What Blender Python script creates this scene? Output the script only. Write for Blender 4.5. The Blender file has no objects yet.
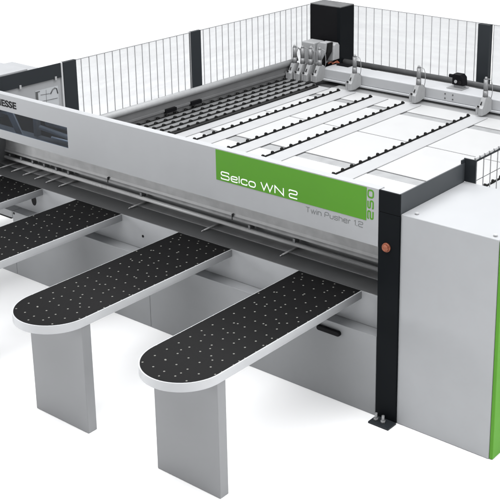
import bpy, bmesh, math, random
from mathutils import Vector, Matrix
random.seed(7)
S = bpy.context.scene
COL = S.collection
PI = math.pi

# ------------------------------------------------------------------ materials
def mat(name, col, rough=.5, metal=0., spec=.5, bump=0., bscale=200., var=0., vscale=6., coat=0.):
    m = bpy.data.materials.new(name); m.use_nodes = True
    nt = m.node_tree; b = nt.nodes['Principled BSDF']
    b.inputs['Base Color'].default_value = (*col, 1)
    b.inputs['Roughness'].default_value = rough
    b.inputs['Metallic'].default_value = metal
    b.inputs['Specular IOR Level'].default_value = spec
    if coat: b.inputs['Coat Weight'].default_value = coat
    tc = nt.nodes.new('ShaderNodeTexCoord')
    if var:
        n = nt.nodes.new('ShaderNodeTexNoise'); n.inputs['Scale'].default_value = vscale; n.inputs['Detail'].default_value = 5
        nt.links.new(tc.outputs['Object'], n.inputs['Vector'])
        r = nt.nodes.new('ShaderNodeMapRange')
        r.inputs['From Min'].default_value = .3; r.inputs['From Max'].default_value = .7
        r.inputs['To Min'].default_value = 1 - var; r.inputs['To Max'].default_value = 1 + var
        nt.links.new(n.outputs['Fac'], r.inputs['Value'])
        mx = nt.nodes.new('ShaderNodeVectorMath'); mx.operation = 'SCALE'
        mx.inputs[0].default_value = col
        nt.links.new(r.outputs['Result'], mx.inputs['Scale'])
        nt.links.new(mx.outputs['Vector'], b.inputs['Base Color'])
        r2 = nt.nodes.new('ShaderNodeMapRange')
        r2.inputs['From Min'].default_value = .3; r2.inputs['From Max'].default_value = .7
        r2.inputs['To Min'].default_value = max(.05, rough - .06); r2.inputs['To Max'].default_value = min(1, rough + .06)
        nt.links.new(n.outputs['Fac'], r2.inputs['Value'])
        nt.links.new(r2.outputs['Result'], b.inputs['Roughness'])
    if bump:
        n2 = nt.nodes.new('ShaderNodeTexNoise'); n2.inputs['Scale'].default_value = bscale; n2.inputs['Detail'].default_value = 2
        nt.links.new(tc.outputs['Object'], n2.inputs['Vector'])
        bp = nt.nodes.new('ShaderNodeBump'); bp.inputs['Strength'].default_value = bump; bp.inputs['Distance'].default_value = .002
        nt.links.new(n2.outputs['Fac'], bp.inputs['Height']); nt.links.new(bp.outputs['Normal'], b.inputs['Normal'])
    return m

M = {}
M['floor'] = mat('white_paper', (.96, .96, .96), .9, spec=.1)
M['palepaint'] = mat('pale_grey_paint', (.385, .393, .405), .5, spec=.3, bump=.06, bscale=350, var=.02)
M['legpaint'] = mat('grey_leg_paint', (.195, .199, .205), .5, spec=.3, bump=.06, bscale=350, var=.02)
M['paint'] = mat('light_grey_paint', (.30, .307, .317), .5, spec=.3, bump=.06, bscale=350, var=.02)
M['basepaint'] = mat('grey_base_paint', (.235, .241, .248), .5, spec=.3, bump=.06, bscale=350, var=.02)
M['clamp'] = mat('clamp_grey', (.30, .305, .31), .42, var=.05, vscale=25)
M['castgrey'] = mat('cast_grey', (.20, .203, .207), .4, metal=.2, var=.06, vscale=30)
M['chrome'] = mat('bright_bar', (.80, .80, .80), .3, var=.03)
M['railweb'] = mat('grey_rail_paint', (.17, .172, .175), .42, metal=.2, var=.05)
M['tray'] = mat('shade_strip_grey', (.22, .223, .226), .5, var=.03)  # even grey of the painted shade strip at the pusher
M['panel'] = mat('white_panel', (.375, .378, .381), .5, var=.015)
M['white'] = mat('white_metal', (.325, .33, .337), .45, var=.02)
M['edge'] = mat('pale_edge_band', (.37, .377, .388), .4, var=.03, vscale=9)
M['alu'] = mat('aluminium', (.55, .56, .57), .38, metal=.35, var=.03, vscale=12)
M['brushed'] = mat('brushed_steel', (.44, .443, .446), .5, metal=.1, var=.16, vscale=7)  # mottled tone imitates uneven reflections in the sheet metal
M['steel'] = mat('dull_steel', (.27, .275, .28), .42, metal=.3, var=.05, vscale=9)
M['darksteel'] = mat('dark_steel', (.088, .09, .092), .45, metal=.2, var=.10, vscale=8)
M['satin'] = mat('satin_anthracite', (.040, .045, .050), .42, spec=.3, bump=.08, bscale=400, var=.04)
M['antra'] = mat('anthracite_paint', (.021, .0245, .028), .45, spec=.15, bump=.08, bscale=400, var=.04)
M['black'] = mat('black_plastic', (.007, .007, .008), .45, spec=.06)
M['blackpaint'] = mat('black_coating', (.006, .0072, .0085), .5, spec=.04, bump=.08, bscale=400, var=.05)
M['striprail'] = mat('grey_profile', (.17, .173, .176), .45, metal=.2, var=.04)
M['rubber'] = mat('black_rubber', (.008, .008, .008), .6, spec=.15)
M['green'] = mat('green_paint', (.070, .225, .018), .5, spec=.15, bump=.05, bscale=350, var=.02)
M['inkgrey'] = mat('grey_print', (.13, .134, .138), .55, spec=.2)
M['inkblack'] = mat('black_print', (.010, .010, .011), .6, spec=.1)
M['inkwhite'] = mat('white_print', (.85, .87, .85), .5)
M['copper'] = mat('copper_button', (.25, .075, .038), .5, metal=.1, var=.3, vscale=70)
M['wire'] = mat('grey_wire', (.27, .275, .28), .5, spec=.2)
M['cable'] = mat('orange_cable', (.26, .075, .04), .5)
M['darkglass'] = None

def glass():
    m = bpy.data.materials.new('tinted_glass'); m.use_nodes = True
    nt = m.node_tree; b = nt.nodes['Principled BSDF']
    nt.nodes.remove(b)
    out = nt.nodes['Material Output']
    t = nt.nodes.new('ShaderNodeBsdfTransparent'); t.inputs['Color'].default_value = (.46, .51, .575, 1)
    g = nt.nodes.new('ShaderNodeBsdfGlossy'); g.inputs['Roughness'].default_value = .08
    
    mx = nt.nodes.new('ShaderNodeMixShader')
    mx.inputs['Fac'].default_value = .02; nt.links.new(t.outputs[0], mx.inputs[1]); nt.links.new(g.outputs[0], mx.inputs[2])
    nt.links.new(mx.outputs[0], out.inputs['Surface'])
    return m
M['glass'] = glass()
def clear():
    m = bpy.data.materials.new('clear_plastic'); m.use_nodes = True
    nt = m.node_tree; nt.nodes.remove(nt.nodes['Principled BSDF']); out = nt.nodes['Material Output']
    tc = nt.nodes.new('ShaderNodeTexCoord'); mp = nt.nodes.new('ShaderNodeMapping'); mp.inputs['Scale'].default_value = (.7, .7, 5)
    n = nt.nodes.new('ShaderNodeTexNoise'); n.inputs['Scale'].default_value = 2.2; n.inputs['Detail'].default_value = 4
    r = nt.nodes.new('ShaderNodeMapRange'); r.inputs['From Min'].default_value = .35; r.inputs['From Max'].default_value = .65
    r.inputs['To Min'].default_value = .12; r.inputs['To Max'].default_value = .18
    t = nt.nodes.new('ShaderNodeBsdfTransparent'); t.inputs['Color'].default_value = (.80, .805, .81, 1)
    d = nt.nodes.new('ShaderNodeBsdfDiffuse'); d.inputs['Color'].default_value = (.55, .555, .56, 1)
    mx = nt.nodes.new('ShaderNodeMixShader'); L = nt.links
    L.new(tc.outputs['Object'], mp.inputs['Vector']); L.new(mp.outputs[0], n.inputs['Vector']); L.new(n.outputs['Fac'], r.inputs['Value'])
    L.new(r.outputs['Result'], mx.inputs['Fac']); L.new(t.outputs[0], mx.inputs[1]); L.new(d.outputs[0], mx.inputs[2]); L.new(mx.outputs[0], out.inputs['Surface'])
    return m
M['clear'] = clear()

def dotted_board():
    """black laminate with a grid of pale air nozzles and a scatter of extra ones"""
    m = mat('perforated_black_board', (.0072, .0072, .0075), .5, spec=.03, bump=.05, bscale=500)
    nt = m.node_tree; N = nt.nodes; L = nt.links; b = N['Principled BSDF']
    tc = N.new('ShaderNodeTexCoord')
    mp = N.new('ShaderNodeMapping'); mp.vector_type = 'POINT'
    mp.inputs['Scale'].default_value = (1/.102, 1/.115, 0)
    mp.inputs['Location'].default_value = (.5, .22, 0)
    L.new(tc.outputs['Object'], mp.inputs['Vector'])
    fr = N.new('ShaderNodeVectorMath'); fr.operation = 'FRACTION'; L.new(mp.outputs[0], fr.inputs[0])
    sb = N.new('ShaderNodeVectorMath'); sb.operation = 'SUBTRACT'; sb.inputs[1].default_value = (.5, .5, 0); L.new(fr.outputs[0], sb.inputs[0])
    sc = N.new('ShaderNodeVectorMath'); sc.operation = 'MULTIPLY'; sc.inputs[1].default_value = (.102, .115, 0); L.new(sb.outputs[0], sc.inputs[0])
    ln = N.new('ShaderNodeVectorMath'); ln.operation = 'LENGTH'; L.new(sc.outputs[0], ln.inputs[0])
    lt = N.new('ShaderNodeMath'); lt.operation = 'LESS_THAN'; lt.inputs[1].default_value = .0070; L.new(ln.outputs['Value'], lt.inputs[0])
    v = N.new('ShaderNodeTexVoronoi'); v.voronoi_dimensions = '2D'; v.inputs['Scale'].default_value = 5.2; v.inputs['Randomness'].default_value = .9
    L.new(tc.outputs['Object'], v.inputs['Vector'])
    l2 = N.new('ShaderNodeMath'); l2.operation = 'LESS_THAN'; l2.inputs[1].default_value = .0066*5.2; L.new(v.outputs['Distance'], l2.inputs[0])
    mxm = N.new('ShaderNodeMath'); mxm.operation = 'MAXIMUM'; L.new(lt.outputs[0], mxm.inputs[0]); L.new(l2.outputs[0], mxm.inputs[1])
    mc = N.new('ShaderNodeMix'); mc.data_type = 'RGBA'
    mc.inputs['A'].default_value = (.0072, .0072, .0075, 1); mc.inputs['B'].default_value = (.16, .16, .148, 1)
    L.new(mxm.outputs[0], mc.inputs['Factor']); L.new(mc.outputs['Result'], b.inputs['Base Color'])
    return m
M['dots'] = dotted_board()

# ------------------------------------------------------------------ mesh helpers
def bm_(): return bmesh.new()
def box(bm, x0, x1, y0, y1, z0, z1, bev=0., seg=2):
    g = bmesh.ops.create_cube(bm, size=1)
    vs = g['verts']
    bmesh.ops.scale(bm, vec=(x1-x0, y1-y0, z1-z0), verts=vs)
    bmesh.ops.translate(bm, vec=((x0+x1)/2, (y0+y1)/2, (z0+z1)/2), verts=vs)
    if bev:
        es = list({e for v in vs for e in v.link_edges})
        bmesh.ops.bevel(bm, geom=es, offset=bev, segments=seg, profile=.5, affect='EDGES')
    return bm
def cyl(bm, p0, p1, r0, r1=None, seg=20, cap=True):
    p0 = Vector(p0); p1 = Vector(p1); r1 = r0 if r1 is None else r1
    d = (p1-p0).normalized(); a = d.orthogonal().normalized(); c = d.cross(a)
    A = []; B = []
    for i in range(seg):
        t = 2*PI*i/seg; o = a*math.cos(t)+c*math.sin(t)
        A.append(bm.verts.new(p0+o*r0)); B.append(bm.verts.new(p1+o*r1))
    for i in range(seg):
        j = (i+1) % seg
        f = bm.faces.new((A[i], A[j], B[j], B[i])); f.smooth = True
    if cap:
        bm.faces.new(A[::-1]); bm.faces.new(B)
    return bm
def tube(bm, pts, r, seg=8):
    pts = [Vector(p) for p in pts]; rings = []
    up = None
    for i, p in enumerate(pts):
        d = (pts[min(i+1, len(pts)-1)]-pts[max(i-1, 0)]).normalized()
        if up is None: up = d.orthogonal().normalized()
        a = (up - d*up.dot(d)).normalized(); up = a; c = d.cross(a)
        rings.append([bm.verts.new(p+a*r*math.cos(2*PI*k/seg)+c*r*math.sin(2*PI*k/seg)) for k in range(seg)])
    for A, B in zip(rings, rings[1:]):
        for k in range(seg):
            f = bm.faces.new((A[k], A[(k+1) % seg], B[(k+1) % seg], B[k])); f.smooth = True
    bm.faces.new(rings[0][::-1]); bm.faces.new(rings[-1])
    return bm
def prism(bm, pts, axis, a, b, bev=0., smooth=False):
    """closed 2-D outline pushed from a to b along an axis (0: pts are y,z; 1: x,z; 2: x,y)"""
    def mk(p, t):
        q = [p[0], p[1]]; q.insert(axis, t); return bm.verts.new(q)
    A = [mk(p, a) for p in pts]; B = [mk(p, b) for p in pts]; n = len(pts)
    fs = []
    for i in range(n):
        j = (i+1) % n
        f = bm.faces.new((A[i], A[j], B[j], B[i])); f.smooth = smooth; fs.append(f)
    c1 = bm.faces.new(A[::-1]); c2 = bm.faces.new(B)
    if bev:
        es = list(c1.edges)+list(c2.edges)
        bmesh.ops.bevel(bm, geom=es, offset=bev, segments=2, profile=.5, affect='EDGES')
    bmesh.ops.recalc_face_normals(bm, faces=bm.faces)
    return bm

ORG = {}
def obj(name, bm, m, parent=None):
    """links the bmesh (written in world metres) as ONE mesh object, a part of parent if one is given"""
    o0 = ORG.get(parent.name, Vector((0, 0, 0))) if parent else Vector((0, 0, 0))
    bmesh.ops.recalc_face_normals(bm, faces=bm.faces)
    if parent: bmesh.ops.translate(bm, vec=-o0, verts=bm.verts)
    me = bpy.data.meshes.new(name); bm.to_mesh(me); bm.free()
    me.materials.append(m)
    o = bpy.data.objects.new(name, me); COL.objects.link(o)
    if parent: o.parent = parent
    ORG[o.name] = o0
    return o
def tag(o, label, cat, group=None):
    o['label'] = label; o['category'] = cat
    if group: o['group'] = group
    return o
def thing(name, loc, label, cat, group=None):
    o = bpy.data.objects.new(name, None); o.empty_display_size = .1
    COL.objects.link(o); o.location = loc; ORG[o.name] = Vector(loc)
    return tag(o, label, cat, group)
def copy_tree(o, parent=None):
    c = o.copy(); COL.objects.link(c); c.parent = parent
    ORG[c.name] = ORG.get(o.name, Vector((0, 0, 0)))
    for ch in list(o.children): copy_tree(ch, c)
    return c
def text_part(name, s, m, x0, x1, z0, z1, y, parent, rot=False, depth=.0015, bold=0.):
    """writing on a face that looks towards -Y, fitted to a rectangle"""
    cu = bpy.data.curves.new(name, 'FONT'); cu.body = s; cu.extrude = .004; cu.offset = bold; cu.resolution_u = 6
    t = bpy.data.objects.new(name, cu); COL.objects.link(t)
    dg = bpy.context.evaluated_depsgraph_get(); dg.update()
    me = bpy.data.meshes.new_from_object(t.evaluated_get(dg))
    bpy.data.objects.remove(t); bpy.data.curves.remove(cu)
    bm = bm_(); bm.from_mesh(me); bpy.data.meshes.remove(me)
    if rot: bmesh.ops.rotate(bm, cent=(0, 0, 0), matrix=Matrix.Rotation(PI/2, 3, 'Z'), verts=bm.verts)
    xs = [v.co.x for v in bm.verts]; ys = [v.co.y for v in bm.verts]; zs = [v.co.z for v in bm.verts]
    for v in bm.verts:
        u = (v.co.x-min(xs))/(max(xs)-min(xs)); w = (v.co.y-min(ys))/(max(ys)-min(ys)); d = (v.co.z-min(zs))/(max(zs)-min(zs))
        v.co = Vector((x0+u*(x1-x0), y-d*depth, z0+w*(z1-z0)))
    return obj(name, bm, m, parent)

def fillet(pts, r, closed=False, n=6):
    """rounds the corners of a polyline"""
    P = [Vector(p) for p in pts]; N = len(P); out = []
    for i, p in enumerate(P):
        if not closed and i in (0, N-1): out.append(p); continue
        a = P[i-1]; b = P[(i+1) % N]; da = (a-p); db = (b-p)
        if da.normalized().dot(db.normalized()) < -.6 or da.normalized().dot(db.normalized()) > .3: out.append(p); continue
        rr = min(r, da.length*.5, db.length*.5)
        q0 = p+da.normalized()*rr; q1 = p+db.normalized()*rr
        for k in range(n+1):
            t = k/n; out.append(q0*(1-t)**2+p*2*t*(1-t)+q1*t*t)
    if closed: out.append(out[0])
    return out
X = .72
GLYPH = {   # advance width, strokes; a stroke that starts with 'o' is closed
 'S': (1.2, [[(1.15, .80), (1.15, 1), (0, 1), (0, .52), (1.2, .52), (1.2, 0), (0, 0), (0, .20)]]),
 'e': (.92, [[(.03, .36), (.92, .36), (.92, X), (0, X), (0, 0), (.92, 0), (.92, .14)]]),
 'l': (.0, [[(0, 0), (0, 1)]]), 'c': (.86, [[(.86, .52), (.86, X), (0, X), (0, 0), (.86, 0), (.86, .20)]]),
 'o': (.94, [['o', (0, 0), (.94, 0), (.94, X), (0, X)]]), 'W': (1.72, [[(0, 1), (.43, 0), (.86, 1), (1.29, 0), (1.72, 1)]]),
 'N': (1.2, [[(0, 0), (0, 1), (1.2, 0), (1.2, 1)]]), '2': (1.1, [[(0, .78), (0, 1), (1.1, 1), (1.1, .52), (0, .52), (0, 0), (1.12, 0)]]),
 'T': (1.05, [[(0, 1), (1.05, 1)], [(.525, 1), (.525, 0)]]), 'w': (1.2, [[(0, X), (.3, 0), (.6, X), (.9, 0), (1.2, X)]]),
 'i': (.0, [[(0, 0), (0, X)], [(0, .9), (0, 1)]]), 'n': (.86, [[(0, 0), (0, X)], [(0, X), (.86, X), (.86, 0)]]),
 'P': (1.05, [[(0, 0), (0, 1), (1.05, 1), (1.05, .44), (0, .44)]]), 'u': (.86, [[(0, X), (0, 0), (.86, 0), (.86, X)]]),
 's': (.84, [[(.82, .58), (.82, X), (0, X), (0, .37), (.84, .37), (.84, 0), (0, 0), (0, .14)]]),
 'h': (.86, [[(0, 0), (0, 1)], [(0, X), (.86, X), (.86, 0)]]), 'r': (.5, [[(0, 0), (0, X), (.52, X)]]),
 '1': (.36, [[(0, .78), (.34, 1), (.34, 0)]]), '.': (.10, [[(.05, -.06), (.05, .14)]]),
 '5': (1.08, [[(1.02, 1), (0, 1), (0, .56), (1.08, .56), (1.08, 0), (0, 0), (0, .18)]]), '0': (1.08, [['o', (0, 0), (1.08, 0), (1.08, 1), (0, 1)]]),
}
def lettering(text, m, x0, x1, z0, h, y, parent, wt=.11, gap=.30, space=.62, rot=False):
    """wide rounded letters as thin raised ribbons, one mesh per word; rot: read upwards, (x0,x1) is then the z range and z0 the x of the base line"""
    pen = 0; places = []
    for ch in text:
        if ch == ' ': pen += space; continue
        w, st = GLYPH[ch]; places.append((len(text[:0]), ch, pen)); pen += w+gap
    total = pen-gap; kx = (x1-x0)/total
    idx = 0; pen = 0
    for word in text.split(' '):
        bm = bm_(); lay = 0
        for ch in word:
            w, st = GLYPH[ch]
            for s_ in st:
                closed = s_[0] == 'o'; pts = fillet(s_[1:] if closed else s_, .40, closed, 8)
                lay += 1; d = .0010+.00008*lay
                pts = [Vector(((pen+p[0])*kx, p[1]*h)) for p in pts]
                L = []; R = []; hw = wt*h/2; n = len(pts)
                for i, p in enumerate(pts):
                    if closed: a = pts[i-1] if i else pts[-2]; b = pts[i+1] if i < n-1 else pts[1]
                    else: a = pts[max(i-1, 0)]; b = pts[min(i+1, n-1)]
                    t0 = (p-a).normalized() if (p-a).length > 1e-9 else (b-p).normalized()
                    t1 = (b-p).normalized() if (b-p).length > 1e-9 else t0
                    n0 = Vector((-t0.y, t0.x)); n1 = Vector((-t1.y, t1.x)); mid = n0+n1
                    mid = mid.normalized() if mid.length > 1e-6 else n0
                    k = hw/max(.42, mid.dot(n0))
                    L.append(p+mid*k); R.append(p-mid*k)
                def vv(q, dd):
                    return bm.verts.new((z0-q.y, y-dd, x0+q.x) if rot else (x0+q.x, y-dd, z0+q.y))
                ring = [(vv(l, d), vv(r, d), vv(l, 0), vv(r, 0)) for l, r in zip(L, R)]
                for A, B in zip(ring, ring[1:]):
                    for f_ in ((A[0], B[0], B[1], A[1]), (A[0], A[2], B[2], B[0]), (A[1], B[1], B[3], A[3])): bm.faces.new(f_)
            pen += w+gap
        pen += space
        obj('lettering', bm, m, parent)

# ------------------------------------------------------------------ measured sizes (metres)
ZT = 1.856          # top of hood, posts and fences
XF = -4.90          # left fence
W = .185            # right post width
ZC = 1.703          # control cabinet top
YT = .114           # end of the air tables
ZL = .951           # table level

# ------------------------------------------------------------------ floor
bm = bm_(); box(bm, -90, 70, -60, 120, -.5, 0)
f = obj('floor', bm, M['floor']); f['kind'] = 'structure'

# ------------------------------------------------------------------ the saw body
saw = thing('panel_saw', (-2.4, 0, 0), 'long light grey panel saw body with green stripe and lettering on its hood', 'panel saw')
bm = bm_()
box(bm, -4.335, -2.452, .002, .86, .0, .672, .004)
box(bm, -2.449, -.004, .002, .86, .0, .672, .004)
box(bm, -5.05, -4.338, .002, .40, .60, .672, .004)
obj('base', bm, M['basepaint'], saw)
bm = bm_(); box(bm, -5.05, -4.338, .002, .10, 0, .14, .002)
obj('kick_plate', bm, M['basepaint'], saw)
bm = bm_(); box(bm, -5.05, -4.40, .03, .06, .565, .598, .006)
obj('dark_strip', bm, M['black'], saw)  # dark strip added to paint the shade under the raised base
bm = bm_(); box(bm, -5.05, -.004, YT, .60, .673, .9475, .004)
tb = obj('machine_table', bm, M['paint'], saw)
for x, z, rx, rz in ((-4.13, .80, .035, .055), (-2.62, .80, .012, .012), (-4.31, .655, .012, .012)):
    y = YT if z > .7 else .002
    A = [(x+rx*math.cos(2*PI*k/24), z+rz*math.sin(2*PI*k/24)) for k in range(24)]
    bm = bm_(); prism(bm, A, 1, y-.003, y+.004)
    obj('cable_hole', bm, M['black'], saw)
# the steel plate on the machine table and the saw slot in it
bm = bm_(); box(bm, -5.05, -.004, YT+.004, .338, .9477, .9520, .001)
obj('steel_table_plate', bm, M['darksteel'], saw)  # darker tone imitates the dark reflection on the plate's front
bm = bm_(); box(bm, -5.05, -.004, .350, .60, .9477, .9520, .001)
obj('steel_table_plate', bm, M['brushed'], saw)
for x in (-4.955, -4.70, -4.52, -4.34, -4.16, -3.99, -3.80, -2.83, -1.92, -1.04):
    bm = bm_()
    cyl(bm, (x-.09, .26, .960), (x-.09, .53, .960), .007, .009, 10)
    cyl(bm, (x-.09, .232, .960), (x-.09, .26, .960), .003, .007, 10)
    obj('alignment_pin', bm, M['chrome'], saw)
# pressure beam behind the opening: a rolled metal sheet and a round bar
bm = bm_()
prof = [(.455, 1.43), (.432, 1.36), (.423, 1.25), (.420, 1.16), (.417, 1.12), (.409, 1.098), (.398, 1.088), (.398, 1.070), (.412, 1.066), (.428, 1.074),
        (.436, 1.10), (.438, 1.16), (.442, 1.25), (.450, 1.36), (.470, 1.43)]
prism(bm, prof, 0, -5.05, -.006)
pb = obj('pressure_beam', bm, M['brushed'], saw)
for x in (-3.37, -1.80):
    bm = bm_(); box(bm, x-.003, x+.003, .393, .418, 1.066, 1.12, .001)
    obj('seam', bm, M['darksteel'], pb)
bm = bm_(); cyl(bm, (-5.05, .40, 1.013), (-.006, .40, 1.013), .0185, seg=24)
rb = obj('round_bar', bm, M['chrome'], saw)
for x in (-5.0, -4.83, -4.65, -4.47, -4.29, -4.11, -3.93, -2.92, -1.60, -1.11):
    bm = bm_(); box(bm, x-.012, x+.012, .388, .45, 1.02, 1.062, .003)
    obj('bar_bracket', bm, M['steel'], rb)
bm = bm_(); box(bm, -5.05, -.006, .47, .60, .9525, 1.42)
obj('inner_wall', bm, M['steel'], saw)

# hood: a folded sheet housing with an open window
bm = bm_()
WX0, WX1, WZ0, WZ1 = -4.93, -3.425, 1.494, 1.694
XS = [-5.05, WX0, WX1, -.002]; ZS = [1.408, WZ0, WZ1, ZT]
F = {(i, j, d): bm.verts.new((XS[i], d*.018, ZS[j])) for i in range(4) for j in range(4) for d in (0, 1)}
for i in range(3):
    for j in range(3):
        if (i, j) == (1, 1): continue
        for d in (0, 1): bm.faces.new([F[q+(d,)] for q in ((i, j), (i+1, j), (i+1, j+1), (i, j+1))])
def rim(loop):
    for p, q in zip(loop, loop[1:]+loop[:1]): bm.faces.new([F[p+(0,)], F[q+(0,)], F[q+(1,)], F[p+(1,)]])
rim([(0, 0), (1, 0), (2, 0), (3, 0), (3, 1), (3, 2), (3, 3), (2, 3), (1, 3), (0, 3), (0, 2), (0, 1)])
rim([(1, 1), (2, 1), (2, 2), (1, 2)])
box(bm, -5.05, -.002, .019, .075, ZT-.02, ZT-.0005, .004)
box(bm, -5.05, -.002, .019, .60, 1.410, 1.421)
hood = obj('hood', bm, M['paint'], saw)
bm = bm_(); box(bm, -5.05, -.002, .019, .06, 1.422, 1.44, .002); box(bm, -5.05, -.002, .585, .60, 1.422, 1.60)
obj('hood_lining', bm, M['darksteel'], hood)
bm = bm_(); box(bm, WX0, WX1, .006, .010, WZ0, WZ1)
obj('window_pane', bm, M['glass'], hood)
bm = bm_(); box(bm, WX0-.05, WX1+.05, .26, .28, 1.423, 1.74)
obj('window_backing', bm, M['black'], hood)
bm = bm_(); box(bm, -4.56, -4.43, .12, .2, 1.60, 1.72, .01)
obj('gear_box', bm, M['castgrey'], hood)
bm = bm_(); cyl(bm, (-4.02, .17, 1.545), (-3.46, .17, 1.515), .022)
obj('inner_bar', bm, M['clamp'], hood)
bm = bm_(); cyl(bm, (-3.95, .2, 1.60), (-3.50, .2, 1.60), .03)
obj('inner_pipe', bm, M['castgrey'], hood)
bm = bm_(); prism(bm, [(-4.62, 1.72), (-4.52, 1.72), (-4.56, 1.56), (-4.62, 1.56)], 1, .10, .16)
obj('bracket', bm, M['clamp'], hood)
bm = bm_(); cyl(bm, (-3.80, .12, 1.50), (-3.46, .12, 1.505), .010)
obj('rod', bm, M['chrome'], hood)
bm = bm_(); box(bm, -4.12, -4.07, .16, .22, 1.44, 1.72, .01)
obj('upright', bm, M['castgrey'], hood)
bm = bm_(); prism(bm, [(-4.47, 1.70), (-4.37, 1.70), (-4.20, 1.44), (-4.30, 1.44)], 1, .10, .115)
obj('slanted_arm', bm, M['white'], hood)
bm = bm_(); box(bm, -1.600, -.109, -.0025, .001, 1.590, 1.848, .0008, 1)
obj('green_stripe', bm, M['green'], hood)
lettering('Selco WN 2', M['inkwhite'], -1.543, -.758, 1.610, .060, -.0026, hood, .15, space=.52)
lettering('Twin Pusher 1.2', M['inkgrey'], -.674, -.140, 1.526, .040, -.0001, hood, .12, gap=.34)
lettering('250', M['green'], 1.612, 1.832, -.050, .046, -.0001, hood, .27, gap=.5, rot=True)
text_part('lettering', 'BIESSE', M['inkblack'], -4.455, -4.136, 1.738, 1.806, -.0001, hood, bold=.036)

# end post
bm = bm_()
box(bm, .002, W, -.004, .10, .0, 1.688, .003)
box(bm, .002, W, -.004, .012, 1.692, ZT-.001, .002)
post = obj('end_post', bm, M['blackpaint'], saw)
bm = bm_(); box(bm, .004, W-.002, .013, .05, ZT-.022, ZT-.003, .003)
obj('post_top', bm, M['paint'], post)
bm = bm_(); box(bm, W-.012, W-.0005, .013, .905, ZC-.04, ZT-.001, .001)
obj('side_panel', bm, M['satin'], post)
bm = bm_(); box(bm, W-.013, W+.095, .906, .918, ZC+.0, 1.892, .002); box(bm, W-.013, W-.002, .86, .9055, ZT, 1.885, .001)
obj('corner_bracket', bm, M['antra'], post)
bm = bm_(); box(bm, .012, .196, -.118, -.006, 0, .016, .003)
fp = obj('foot_plate', bm, M['antra'], saw)
for x in (.05, .115):
    bm = bm_(); cyl(bm, (x, -.065, .017), (x, -.065, .075), .011, seg=12); cyl(bm, (x, -.065, .017), (x, -.065, .035), .019, seg=6)
    obj('bolt', bm, M['steel'], fp)
bm = bm_(); cyl(bm, (.078, -.005, 1.425), (.078, -.018, 1.425), .036, .034, 24); cyl(bm, (.078, -.018, 1.425), (.078, -.034, 1.425), .028, .022, 24)
obj('round_button', bm, M['copper'], post)
# pull handle on the base
bm = bm_()
pts = []
for cx, a0 in ((-.535, PI/2), (-.35, -PI/2)):
    for k in range(9):
        a = a0+PI*k/8; pts.append((cx+.020*math.cos(a), .597+.020*math.sin(a)))
prism(bm, pts, 1, -.030, .001, .005)
obj('handle', bm, M['black'], saw)

# ------------------------------------------------------------------ control cabinet on the right
XC = .982
cab = thing('control_cabinet', (.58, .46, 0), 'light grey steel cabinet with a bright green right side beside the dark post', 'cabinet')
bm = bm_(); box(bm, W+.0003, XC, .012, .912, 0.002, ZC, .006, 3)
obj('cabinet_body', bm, M['paint'], cab)
bm = bm_(); box(bm, XC+.001, XC+.03, .018, .908, 0.004, ZC-.012, .006, 2)
obj('side_panel', bm, M['green'], cab)
for x, y in ((.276, .082), (.926, .062)):
    bm = bm_(); cyl(bm, (x, y, ZC), (x, y, ZC+.014), .016, .013, 16)
    obj('screw_cap', bm, M['white'], cab)

# ------------------------------------------------------------------ air tables
TW = .6245; YE = -1.4987
def stadium(w, ye, y1, n=32):
    r = w/2
    return [(w/2, y1), (-w/2, y1)] + [(r*math.cos(PI+PI*k/n), ye+r*math.sin(PI+PI*k/n)) for k in range(n+1)]
def make_table(x):
    t = thing('air_table', (x, YE, 0), 'nearest black speckled air table, closest to the dark post with the copper button', 'air table', 'air cushion tables before the saw')
    bm = bm_(); prism(bm, [(x+a, b) for a, b in stadium(TW, YE, YT-.003)], 2, .884, .9490, .003, True)
    obj('edge_band', bm, M['edge'], t)
    bm = bm_(); prism(bm, [(x+a, b) for a, b in stadium(TW-.018, YE, YT-.0035)], 2, .9300, ZL+.0005, .001)
    obj('tabletop', bm, M['dots'], t)
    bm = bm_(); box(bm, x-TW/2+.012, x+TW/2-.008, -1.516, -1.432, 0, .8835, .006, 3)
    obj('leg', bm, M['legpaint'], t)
    return t
xs = [-.8455+TW/2, -2.1764+TW/2, -3.504+TW/2, -4.61+TW/2]
labs = [None, 'second air table from the dark post, its whole round end and plank leg in view',
        'third air table from the dark post, its round end cut off by the left edge',
        'farthest air table, in the left corner under the row of pins']
tA = make_table(xs[0])
for k in (1, 2, 3):
    c = copy_tree(tA); c.location.x = xs[k]; c['label'] = labs[k]

# ------------------------------------------------------------------ rear table with white panels
XR = -.25
rt = thing('rear_table', (-2.5, 3.2, 0), 'large flat rear table of white panels and grey cross bars inside the fence', 'table')
for y0, y1 in ((.87, 2.425), (2.60, 3.545), (3.562, 4.41), (4.56, 4.925)):
    bm = bm_(); box(bm, -4.12, XR+2.2, y0, y1, .906, .930, .003)
    obj('bed_panel', bm, M['panel'], rt)
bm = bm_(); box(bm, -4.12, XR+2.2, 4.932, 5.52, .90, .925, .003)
obj('pusher_shade_strip', bm, M['tray'], rt)  # grey strip stands in for the pusher's shade on the panels
for y0, y1 in ((2.44, 2.585), (4.425, 4.545)):
    bm = bm_(); box(bm, -4.12, XR+2.2, y0, y1, .83, .924, .003)
    obj('cross_bar', bm, M['steel'], rt)
bm = bm_(); box(bm, -4.9, -4.125, .87, 5.45, .86, .900, .003)
obj('side_tray', bm, M['darksteel'], rt)
bm = bm_(); box(bm, -4.9, XR+2.2, .95, 1.05, .78, .855); obj('frame', bm, M['paint'], rt); bm = bm_(); box(bm, -4.9, XR+2.2, 5.2, 5.3, .78, .855)
obj('frame', bm, M['paint'], rt)
bm = bm_(); box(bm, -4.12, XR+2.2, 3.50, 3.60, .8, .904)
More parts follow.
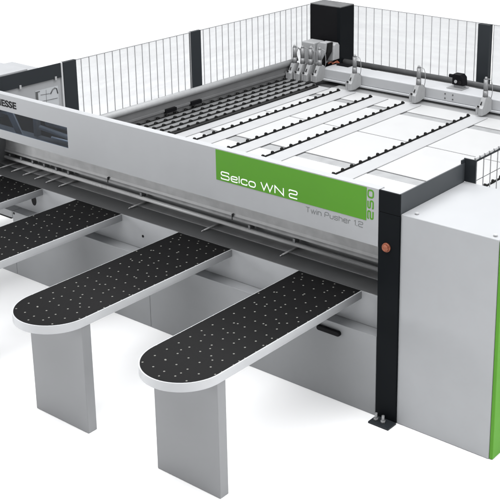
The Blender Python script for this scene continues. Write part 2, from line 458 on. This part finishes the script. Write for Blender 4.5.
obj('joint_bar', bm, M['darksteel'], rt)
for x in (-4.7, -2.2, .6):
    for y in (1.5, 5.1):
        bm = bm_(); box(bm, x-.05, x+.05, y-.05, y+.05, 0, .779, .004)
        obj('leg', bm, M['paint'], rt)

# ------------------------------------------------------------------ roller rails
RZ = .975
def make_rail(x, y0, y1, label, name='roller_rail', group='roller rails across the white rear table', wide=True, y_first=None):
    t = thing(name, (x, y0, .93), label, 'roller rail', group)
    zt = .9305 if wide else .9005
    if wide:
        bm = bm_(); box(bm, x+.014, x+.215, y0, y1+.05, zt, .940, .003)
        obj('rail_body', bm, M['white'], t)
    else:
        bm = bm_(); box(bm, x+.018, x+.088, y0, y1, zt, .955, .006)
        obj('rail_body', bm, M['striprail'], t)
    bm = bm_(); box(bm, x-.006, x+.008, y0, y1, zt, .951 if wide else .957, .001)
    obj('roller_strip', bm, M['rubber'], t)
    n = int((y1-y0-.06)/.155)
    for k in range(n+1):
        yy = y0+.05+k*.155
        bm = bm_(); hw, rr = (.010, .0175) if wide else (.014, .023)
        cyl(bm, (x-hw, yy, RZ-.0205), (x+hw, yy, RZ-.0205), rr, seg=18)
        obj('roller', bm, M['rubber'], t)
    return t
narrow = [(-4.80, 'narrow roller rail running along the foot of the left guide rail'),
          (-4.675, 'second narrow roller rail from the left guide rail'),
          (-4.55, 'third narrow roller rail from the left guide rail'),
          (-4.425, 'fourth narrow roller rail from the left guide rail, nearest the white panels')]
r0 = make_rail(-4.80, 1.02, 4.86, narrow[0][1], group='close set narrow roller rails', wide=False)
for x, lab in narrow[1:]:
    c = copy_tree(r0); c.location.x = x; c['label'] = lab
rz_ = make_rail(-4.315, 1.02, 4.80, 'roller rail with broad pale body bordering the dense narrow rails', wide=True)
bm = bm_(); box(bm, -4.285, -4.245, 1.02, 4.80, .9405, .956, .003)
obj('dark_edge', bm, M['rubber'], rz_)
r1 = make_rail(-3.925, 1.02, 4.83, 'roller rail across the white panels ending at the single clamp nearest the dark corner column')
for x, lab in ((-3.425, 'roller rail across the white panels that ends with no clamp behind it'),
               (-2.943, 'roller rail ending at the clamp in the middle of the pusher beam'),
               (-2.024, 'long roller rail ending at the clamp beside the black sensor'),
               (-.655, 'roller rail seen through the right wire fence')):
    c = copy_tree(r1); c.location.x = x; c['label'] = lab

# ------------------------------------------------------------------ left guide rail
gr = thing('guide_rail', (-4.86, 3.2, .95), 'long grey guide rail with rounded top below the left fence', 'guide rail')
bm = bm_(); cyl(bm, (-4.85, .88, 1.140), (-4.85, 5.05, 1.140), .042, seg=24)
obj('round_top', bm, M['clamp'], gr)
bm = bm_(); box(bm, -4.894, -4.842, .88, 5.05, .905, 1.098, .004); box(bm, -4.842, -4.822, .88, 5.05, 1.00, 1.03, .004)
obj('web', bm, M['railweb'], gr)
for y in (2.60, 3.03):
    bm = bm_(); box(bm, -4.842, -4.80, y, y+.18, .985, 1.03, .004)
    obj('stop_block', bm, M['black'], gr)
bm = bm_(); box(bm, -4.894, -4.83, .9, 1.0, 0, .904); box(bm, -4.894, -4.83, 4.8, 4.9, 0, .904)
obj('support', bm, M['paint'], gr)

# ------------------------------------------------------------------ pusher beam, pipe, column
pu = thing('pusher_beam', (-2.2, 5.25, .95), 'light grey pusher beam across the back of the white table', 'pusher beam')
bm = bm_(); box(bm, -4.42, 1.4, 5.10, 5.43, .972, 1.108, .012, 3)
obj('beam', bm, M['palepaint'], pu)
bm = bm_(); box(bm, -4.42, 1.4, 5.062, 5.099, .955, .978, .004)
obj('lower_lip', bm, M['palepaint'], pu)
for x in (-2.528, -2.42):
    for z in (1.013, 1.068):
        bm = bm_(); cyl(bm, (x, 5.101, z), (x, 5.094, z), .009, seg=10)
        obj('bolt', bm, M['darksteel'], pu)
pp = thing('dark_pipe', (-2.2, 5.53, 1.13), 'dark round pipe running along the foot of the back fence', 'pipe')
bm = bm_(); cyl(bm, (-4.37, 5.53, 1.118), (1.4, 5.53, 1.118), .040, seg=24)
obj('pipe', bm, M['darksteel'], pp)
bm = bm_()
for x in (-3.9, -1.2, .8):
    box(bm, x-.03, x+.03, 5.50, 5.56, 0, 1.079, .003)
obj('support', bm, M['darksteel'], pp)

co = thing('corner_column', (-4.63, 5.6, 0), 'tall wide black column where left and back fence meet', 'column')
bm = bm_(); box(bm, -4.895, -4.44, 5.46, 5.76, .0, ZT-.004, .004)
obj('column_body', bm, M['black'], co)
bm = bm_(); box(bm, -4.439, -4.384, 5.452, 5.765, .0, ZT-.002, .003)
obj('side_plate', bm, M['blackpaint'], co)
bm = bm_(); box(bm, -4.895, -4.385, 5.458, 5.765, ZT-.0018, ZT+.012, .003)
obj('cap', bm, M['darksteel'], co)

# ------------------------------------------------------------------ clamps
def make_clamp(x, y, z=.954):
    t = thing('clamp', (x, y, z), 'x', 'clamp', 'clamps on the pusher beam')
    bm = bm_()
    prism(bm, [(y, z), (y, z+.085), (y+.035, z+.115), (y+.075, z+.205), (y+.16, z+.205), (y+.225, z+.16), (y+.225, z+.02), (y+.10, z)], 0, x-.030, x+.030, .004)
    obj('jaw_body', bm, M['clamp'], t)
    bm = bm_(); box(bm, x-.058, x-.032, y-.005, y+.12, z+.004, z+.105, .004)
    obj('jaw_finger', bm, M['clamp'], t)
    bm = bm_(); cyl(bm, (x-.036, y-.002, z+.108), (x-.014, y-.002, z+.108), .010, seg=14); cyl(bm, (x-.010, y+.028, z+.122), (x-.010, y+.052, z+.155), .007, seg=10)
    obj('pad', bm, M['rubber'], t)
    bm = bm_()
    cyl(bm, (x, y+.115, z+.206), (x, y+.115, z+.28), .032, .030, 20)
    cyl(bm, (x, y+.115, z+.28), (x, y+.115, z+.415), .026, .026, 20)
    cyl(bm, (x, y+.115, z+.415), (x, y+.115, z+.445), .022, .012, 20)
    obj('cylinder', bm, M['castgrey'], t)
    bm = bm_()
    tube(bm, [(x+.012, y+.13, z+.42), (x+.035, y+.14, z+.418), (x+.052, y+.15, z+.40), (x+.060, y+.16, z+.36), (x+.060, y+.17, z+.29), (x+.052, y+.18, z+.23), (x+.04, y+.18, z+.18)], .0042, 8)
    obj('hose', bm, M['wire'], t)
    return t
c0 = make_clamp(-3.80, 4.86); c0['label'] = 'single pale clamp on the pusher beam nearest the dark corner column'
spots = [(-2.835, 4.86, 'clamp standing alone in the middle of the pusher beam, before the dark pipe'),
         (-1.905, 4.86, 'clamp on the pusher beam beside the black sensor, below the dark fence post'),
         (-4.755, 4.83, 'leftmost of the four crowded clamps before the black column'),
         (-4.645, 4.86, 'second from the left of the four crowded clamps before the black column'),
         (-4.53, 4.88, 'third from the left of the four crowded clamps before the black column'),
         (-4.40, 4.91, 'rightmost and palest of the four crowded clamps, at the end of the pusher beam')]
for x, y, lab in spots:
    c = copy_tree(c0); c.location = (x, y, .954); c['label'] = lab
    ORG[c.name] = Vector((x, y, .954))

# carriage behind the four clamps
ca = thing('drive_carriage', (-4.55, 5.3, 1.1), 'pale drive carriage with angled cover and grey motor hood before the black column', 'carriage')
bm = bm_(); box(bm, -4.79, -4.58, 5.14, 5.36, 1.112, 1.41, .012, 3)
obj('housing', bm, M['clamp'], ca)
bm = bm_(); prism(bm, [(-4.60, 1.13), (-4.52, 1.13), (-4.42, 1.30), (-4.40, 1.43), (-4.50, 1.43), (-4.545, 1.39)], 1, 5.16, 5.30, .006)
obj('angled_cover', bm, M['white'], ca)
bm = bm_(); prism(bm, [(-4.53, 1.125), (-4.50, 1.125), (-4.395, 1.30), (-4.380, 1.425), (-4.410, 1.425), (-4.43, 1.30)], 1, 5.19, 5.29, .002)
obj('cover_gap', bm, M['rubber'], ca)  # black piece draws in the dark gap beside the cover
bm = bm_()
prism(bm, [(5.31+.0, 1.17), (5.31, 1.33), (5.325, 1.37), (5.36, 1.395), (5.42, 1.395), (5.45, 1.36), (5.45, 1.17)], 0, -4.565, -4.388, .012)
obj('motor_hood', bm, M['clamp'], ca)
bm = bm_(); box(bm, -4.545, -4.50, 5.12, 5.452, 1.122, 1.158, .006)
obj('arm', bm, M['white'], ca)
bm = bm_(); tube(bm, [(-4.62, 5.10, 1.35), (-4.60, 5.09, 1.38), (-4.56, 5.12, 1.30), (-4.58, 5.13, 1.2), (-4.62, 5.12, 1.13)], .012); tube(bm, [(-4.79, 5.12, 1.30), (-4.81, 5.08, 1.33), (-4.83, 5.06, 1.25), (-4.83, 5.1, 1.15)], .014)
obj('hose', bm, M['wire'], ca)
bm = bm_()
tube(bm, [(-4.47, 5.30, 1.120), (-4.45, 5.33, 1.140), (-4.43, 5.38, 1.125), (-4.41, 5.42, 1.145), (-4.37, 5.41, 1.124), (-4.39, 5.36, 1.142), (-4.42, 5.32, 1.120)], .010)
cb = obj('orange_cable', bm, M['cable']); tag(cb, 'small coil of orange cable lying on the end of the pusher beam', 'cable')
bm = bm_(); box(bm, -4.355, -4.16, 5.33, 5.43, 1.109, 1.125, .003)
tr = obj('dark_strip', bm, M['black']); tag(tr, 'black cable tray lying on the pusher beam below the column', 'cable tray')

# sensor on the pusher beam
sn = thing('sensor_unit', (-2.46, 5.3, 1.1), 'black sensor unit with a white dot sitting on the pusher beam', 'sensor')
bm = bm_(); prism(bm, [(-2.535, 1.150), (-2.535, 1.265), (-2.52, 1.285), (-2.42, 1.285), (-2.385, 1.25), (-2.375, 1.150)], 1, 5.26, 5.37, .010)
obj('housing', bm, M['black'], sn)
bm = bm_(); cyl(bm, (-2.537, 5.31, 1.245), (-2.60, 5.31, 1.245), .022, seg=16)
obj('cable_gland', bm, M['black'], sn)
bm = bm_(); cyl(bm, (-2.48, 5.259, 1.195), (-2.48, 5.252, 1.195), .020, seg=20)
obj('lens', bm, M['white'], sn)
bm = bm_(); cyl(bm, (-2.42, 5.259, 1.19), (-2.42, 5.250, 1.19), .022, seg=20)
obj('plug', bm, M['rubber'], sn)
bm = bm_(); box(bm, -2.575, -2.36, 5.20, 5.38, 1.109, 1.117, .002); box(bm, -2.52, -2.39, 5.28, 5.35, 1.1175, 1.1495, .003)
obj('mounting_plate', bm, M['steel'], sn)

# ------------------------------------------------------------------ fences
def wires(axis, fixed, a0, a1, z0, z1, step, r=.0044, first=None, fine=True):
    bm = bm_(); a = a0 if first is None else first
    def bar(p, q, rr): cyl(bm, p, q, rr, seg=6, cap=False)
    while a < a1:
        p = (fixed, a, z0) if axis == 1 else (a, fixed, z0)
        q = (p[0], p[1], z1); bar(p, q, r); a += step
    e0, e1 = ((fixed, a0, z1), (fixed, a1, z1)) if axis == 1 else ((a0, fixed, z1), (a1, fixed, z1))
    bar(e0, e1, .005)
    return bm
def fence_post(x0, x1, y0, y1, t, name='post', z1=ZT):
    bm = bm_(); box(bm, x0, x1, y0, y1, 0, z1, .004); return obj(name, bm, M['antra'], t)

lf = thing('wire_fence', (XF, 3.3, 0), 'left wire mesh fence with dark posts above the long guide rail', 'fence', 'wire safety fences')
b1 = wires(1, XF, 1.385, 5.455, .92, ZT-.006, .1125, first=1.459)
obj('wire_mesh', b1, M['wire'], lf)
for y0, y1 in ((1.386, 3.147), (3.321, 5.68)):
    bm = bm_(); box(bm, XF-.012, XF-.008, y0, y1, .93, ZT-.012); obj('clear_panel', bm, M['clear'], lf)
fence_post(XF-.03, XF+.012, 1.205, 1.383, lf); fence_post(XF-.03, XF+.012, 3.15, 3.318, lf)
bm = bm_(); box(bm, XF-.012, XF+.001, -.02, 1.178, 1.697, ZT-.001, .003)
lp = obj('side_panel', bm, M['antra'], lf)
bm = bm_(); box(bm, XF-.02, XF+.004, 1.181, 1.203, .95, ZT-.001, .003)
obj('edge_strip', bm, M['alu'], lf)
for y in (.639, 1.10):
    bm = bm_(); box(bm, XF+.0015, XF+.010, y-.012, y+.012, 1.682, 1.722, .002)
    obj('panel_hook', bm, M['white'], lp)

bf = thing('wire_fence', (-1.5, 5.74, 0), 'back wire mesh fence with a dark post above the dark pipe', 'fence', 'wire safety fences')
b1 = wires(0, 5.745, -4.37, 1.5, .95, ZT-.006, .128, first=-4.30)
obj('wire_mesh', b1, M['wire'], bf)
for x0, x1 in ((-4.38, -2.433), (-2.262, .897), (1.063, 1.5)):
    bm = bm_(); box(bm, x0, x1, 5.753, 5.757, .96, ZT-.012); obj('clear_panel', bm, M['clear'], bf)
fence_post(-2.43, -2.265, 5.665, 5.74, bf); fence_post(.9, 1.06, 5.665, 5.74, bf)

rf = thing('wire_fence', (.23, 3, 0), 'right wire mesh fence with looped top edge behind the cabinet', 'fence', 'wire safety fences')
b1 = wires(1, .245, .925, 5.6, .95, 1.862, .1125, first=.98)
obj('wire_mesh', b1, M['wire'], rf)
bm = bm_(); cyl(bm, (.245, .925, 1.866), (.245, 5.6, 1.866), .009, seg=10); cyl(bm, (.245, .925, 1.70), (.245, 5.6, 1.70), .0025, seg=6)
obj('top_bar', bm, M['antra'], rf)
bm = bm_(); y = .95
while y < 5.6:
    box(bm, .236, .256, y, y+.045, 1.876, 1.898, .006); y += .075
obj('looped_edge', bm, M['white'], rf)
fence_post(.225, .265, 3.3, 3.47, rf); fence_post(.225, .265, 5.6, 5.75, rf)

# ------------------------------------------------------------------ left cabinet and its drawing
lc = thing('side_cabinet', (-5.3, .4, 0), 'white cabinet behind the dark side panel at the left edge', 'cabinet')
bm = bm_(); box(bm, -5.75, -4.918, -.05, 1.203, .98, 1.74, .005)
obj('cabinet_body', bm, M['paint'], lc)
bm = bm_(); box(bm, -5.75, -4.914, -.05, .76, 1.742, 1.872, .005)
obj('cabinet_top', bm, M['paint'], lc)
for x in (-5.70, -5.0):
    for y in (.02, 1.13):
        bm = bm_(); box(bm, x-.03, x+.03, y-.03, y+.03, 0, .979, .003); obj('leg', bm, M['paint'], lc)
sg = thing('diagram_sheet', (-4.9, .985, 1.55), 'pale sheet with a dark edged line drawing on the white cabinet wall', 'sign')
X = -4.9135
bm = bm_(); box(bm, X-.004, X, .835, 1.135, 1.40, 1.612)
obj('sheet', bm, mat('pale_sheet', (.40, .415, .43), .5), sg)
bm = bm_()
box(bm, X, X+.004, .838, .866, 1.43, 1.605)
tube(bm, [(X+.002, .866, 1.600), (X+.002, .89, 1.602)], .005, 6)
tube(bm, [(X+.002, 1.03, 1.545), (X+.002, 1.06, 1.585), (X+.002, 1.09, 1.597), (X+.002, 1.115, 1.585), (X+.002, 1.125, 1.53)], .006, 6)
tube(bm, [(X+.001, .89, 1.49), (X+.001, 1.12, 1.48)], .0025, 6); tube(bm, [(X+.001, .90, 1.56), (X+.001, 1.02, 1.55)], .0025, 6)
tube(bm, [(X+.001, .97, 1.45), (X+.001, .975, 1.60)], .002, 6)
obj('line_drawing', bm, M['darksteel'], sg)

# ------------------------------------------------------------------ light: a big soft overhead bank, a fill from the right and two added fills
def area(name, loc, target, sx, sy, power, col=(1, 1, 1)):
    l = bpy.data.lights.new(name, 'AREA'); l.shape = 'RECTANGLE'; l.size = sx; l.size_y = sy; l.energy = power; l.color = col
    o = bpy.data.objects.new(name, l); COL.objects.link(o); o.location = loc
    d = Vector(target)-Vector(loc); o.rotation_euler = d.to_track_quat('-Z', 'Y').to_euler()
    return o
area('softbox', (0, -1.2, 12), (0, -1.2, 0), 17, 15, 4450, (.985, .99, 1))
area('background_fill', (-14, 16, 16), (-13, 15, 0), 14, 14, 4200, (.985, .99, 1))  # added unseen lamp that whitens the floor behind the machine
area('front_left_fill', (-10.5, -9.5, 2.6), (-4, 0, 1.3), 5, 3, 620, (.985, .99, 1))  # added unseen lamp that lifts the hood's left end and the recess
area('side_softbox', (9, 3, 4), (-2, 1.5, 1), 6, 5, 640)
wd = bpy.data.worlds.new('World'); S.world = wd; wd.use_nodes = True
bg = wd.node_tree.nodes['Background']; bg.inputs[0].default_value = (1, 1, 1, 1); bg.inputs[1].default_value = .12

# ------------------------------------------------------------------ camera (shift lens, looking down)
cd = bpy.data.cameras.new('camera'); cam = bpy.data.objects.new('camera', cd); COL.objects.link(cam)
cam.location = (4.3305, -6.3471, 4.6405)
cam.rotation_euler = (math.radians(73.1997), math.radians(-.009), math.radians(37.4732))
cd.sensor_width = 36; cd.sensor_fit = 'HORIZONTAL'; cd.lens = 1126.208/500*36
cd.shift_x = (250-320.4432)/500; cd.shift_y = -(250-127.4432)/500
cd.clip_start = .1; cd.clip_end = 500
S.camera = cam
S.render.resolution_x = 1024; S.render.resolution_y = 1024
S.view_settings.view_transform = 'Standard'; S.view_settings.look = 'None'
S.view_settings.exposure = 0; S.view_settings.gamma = 1
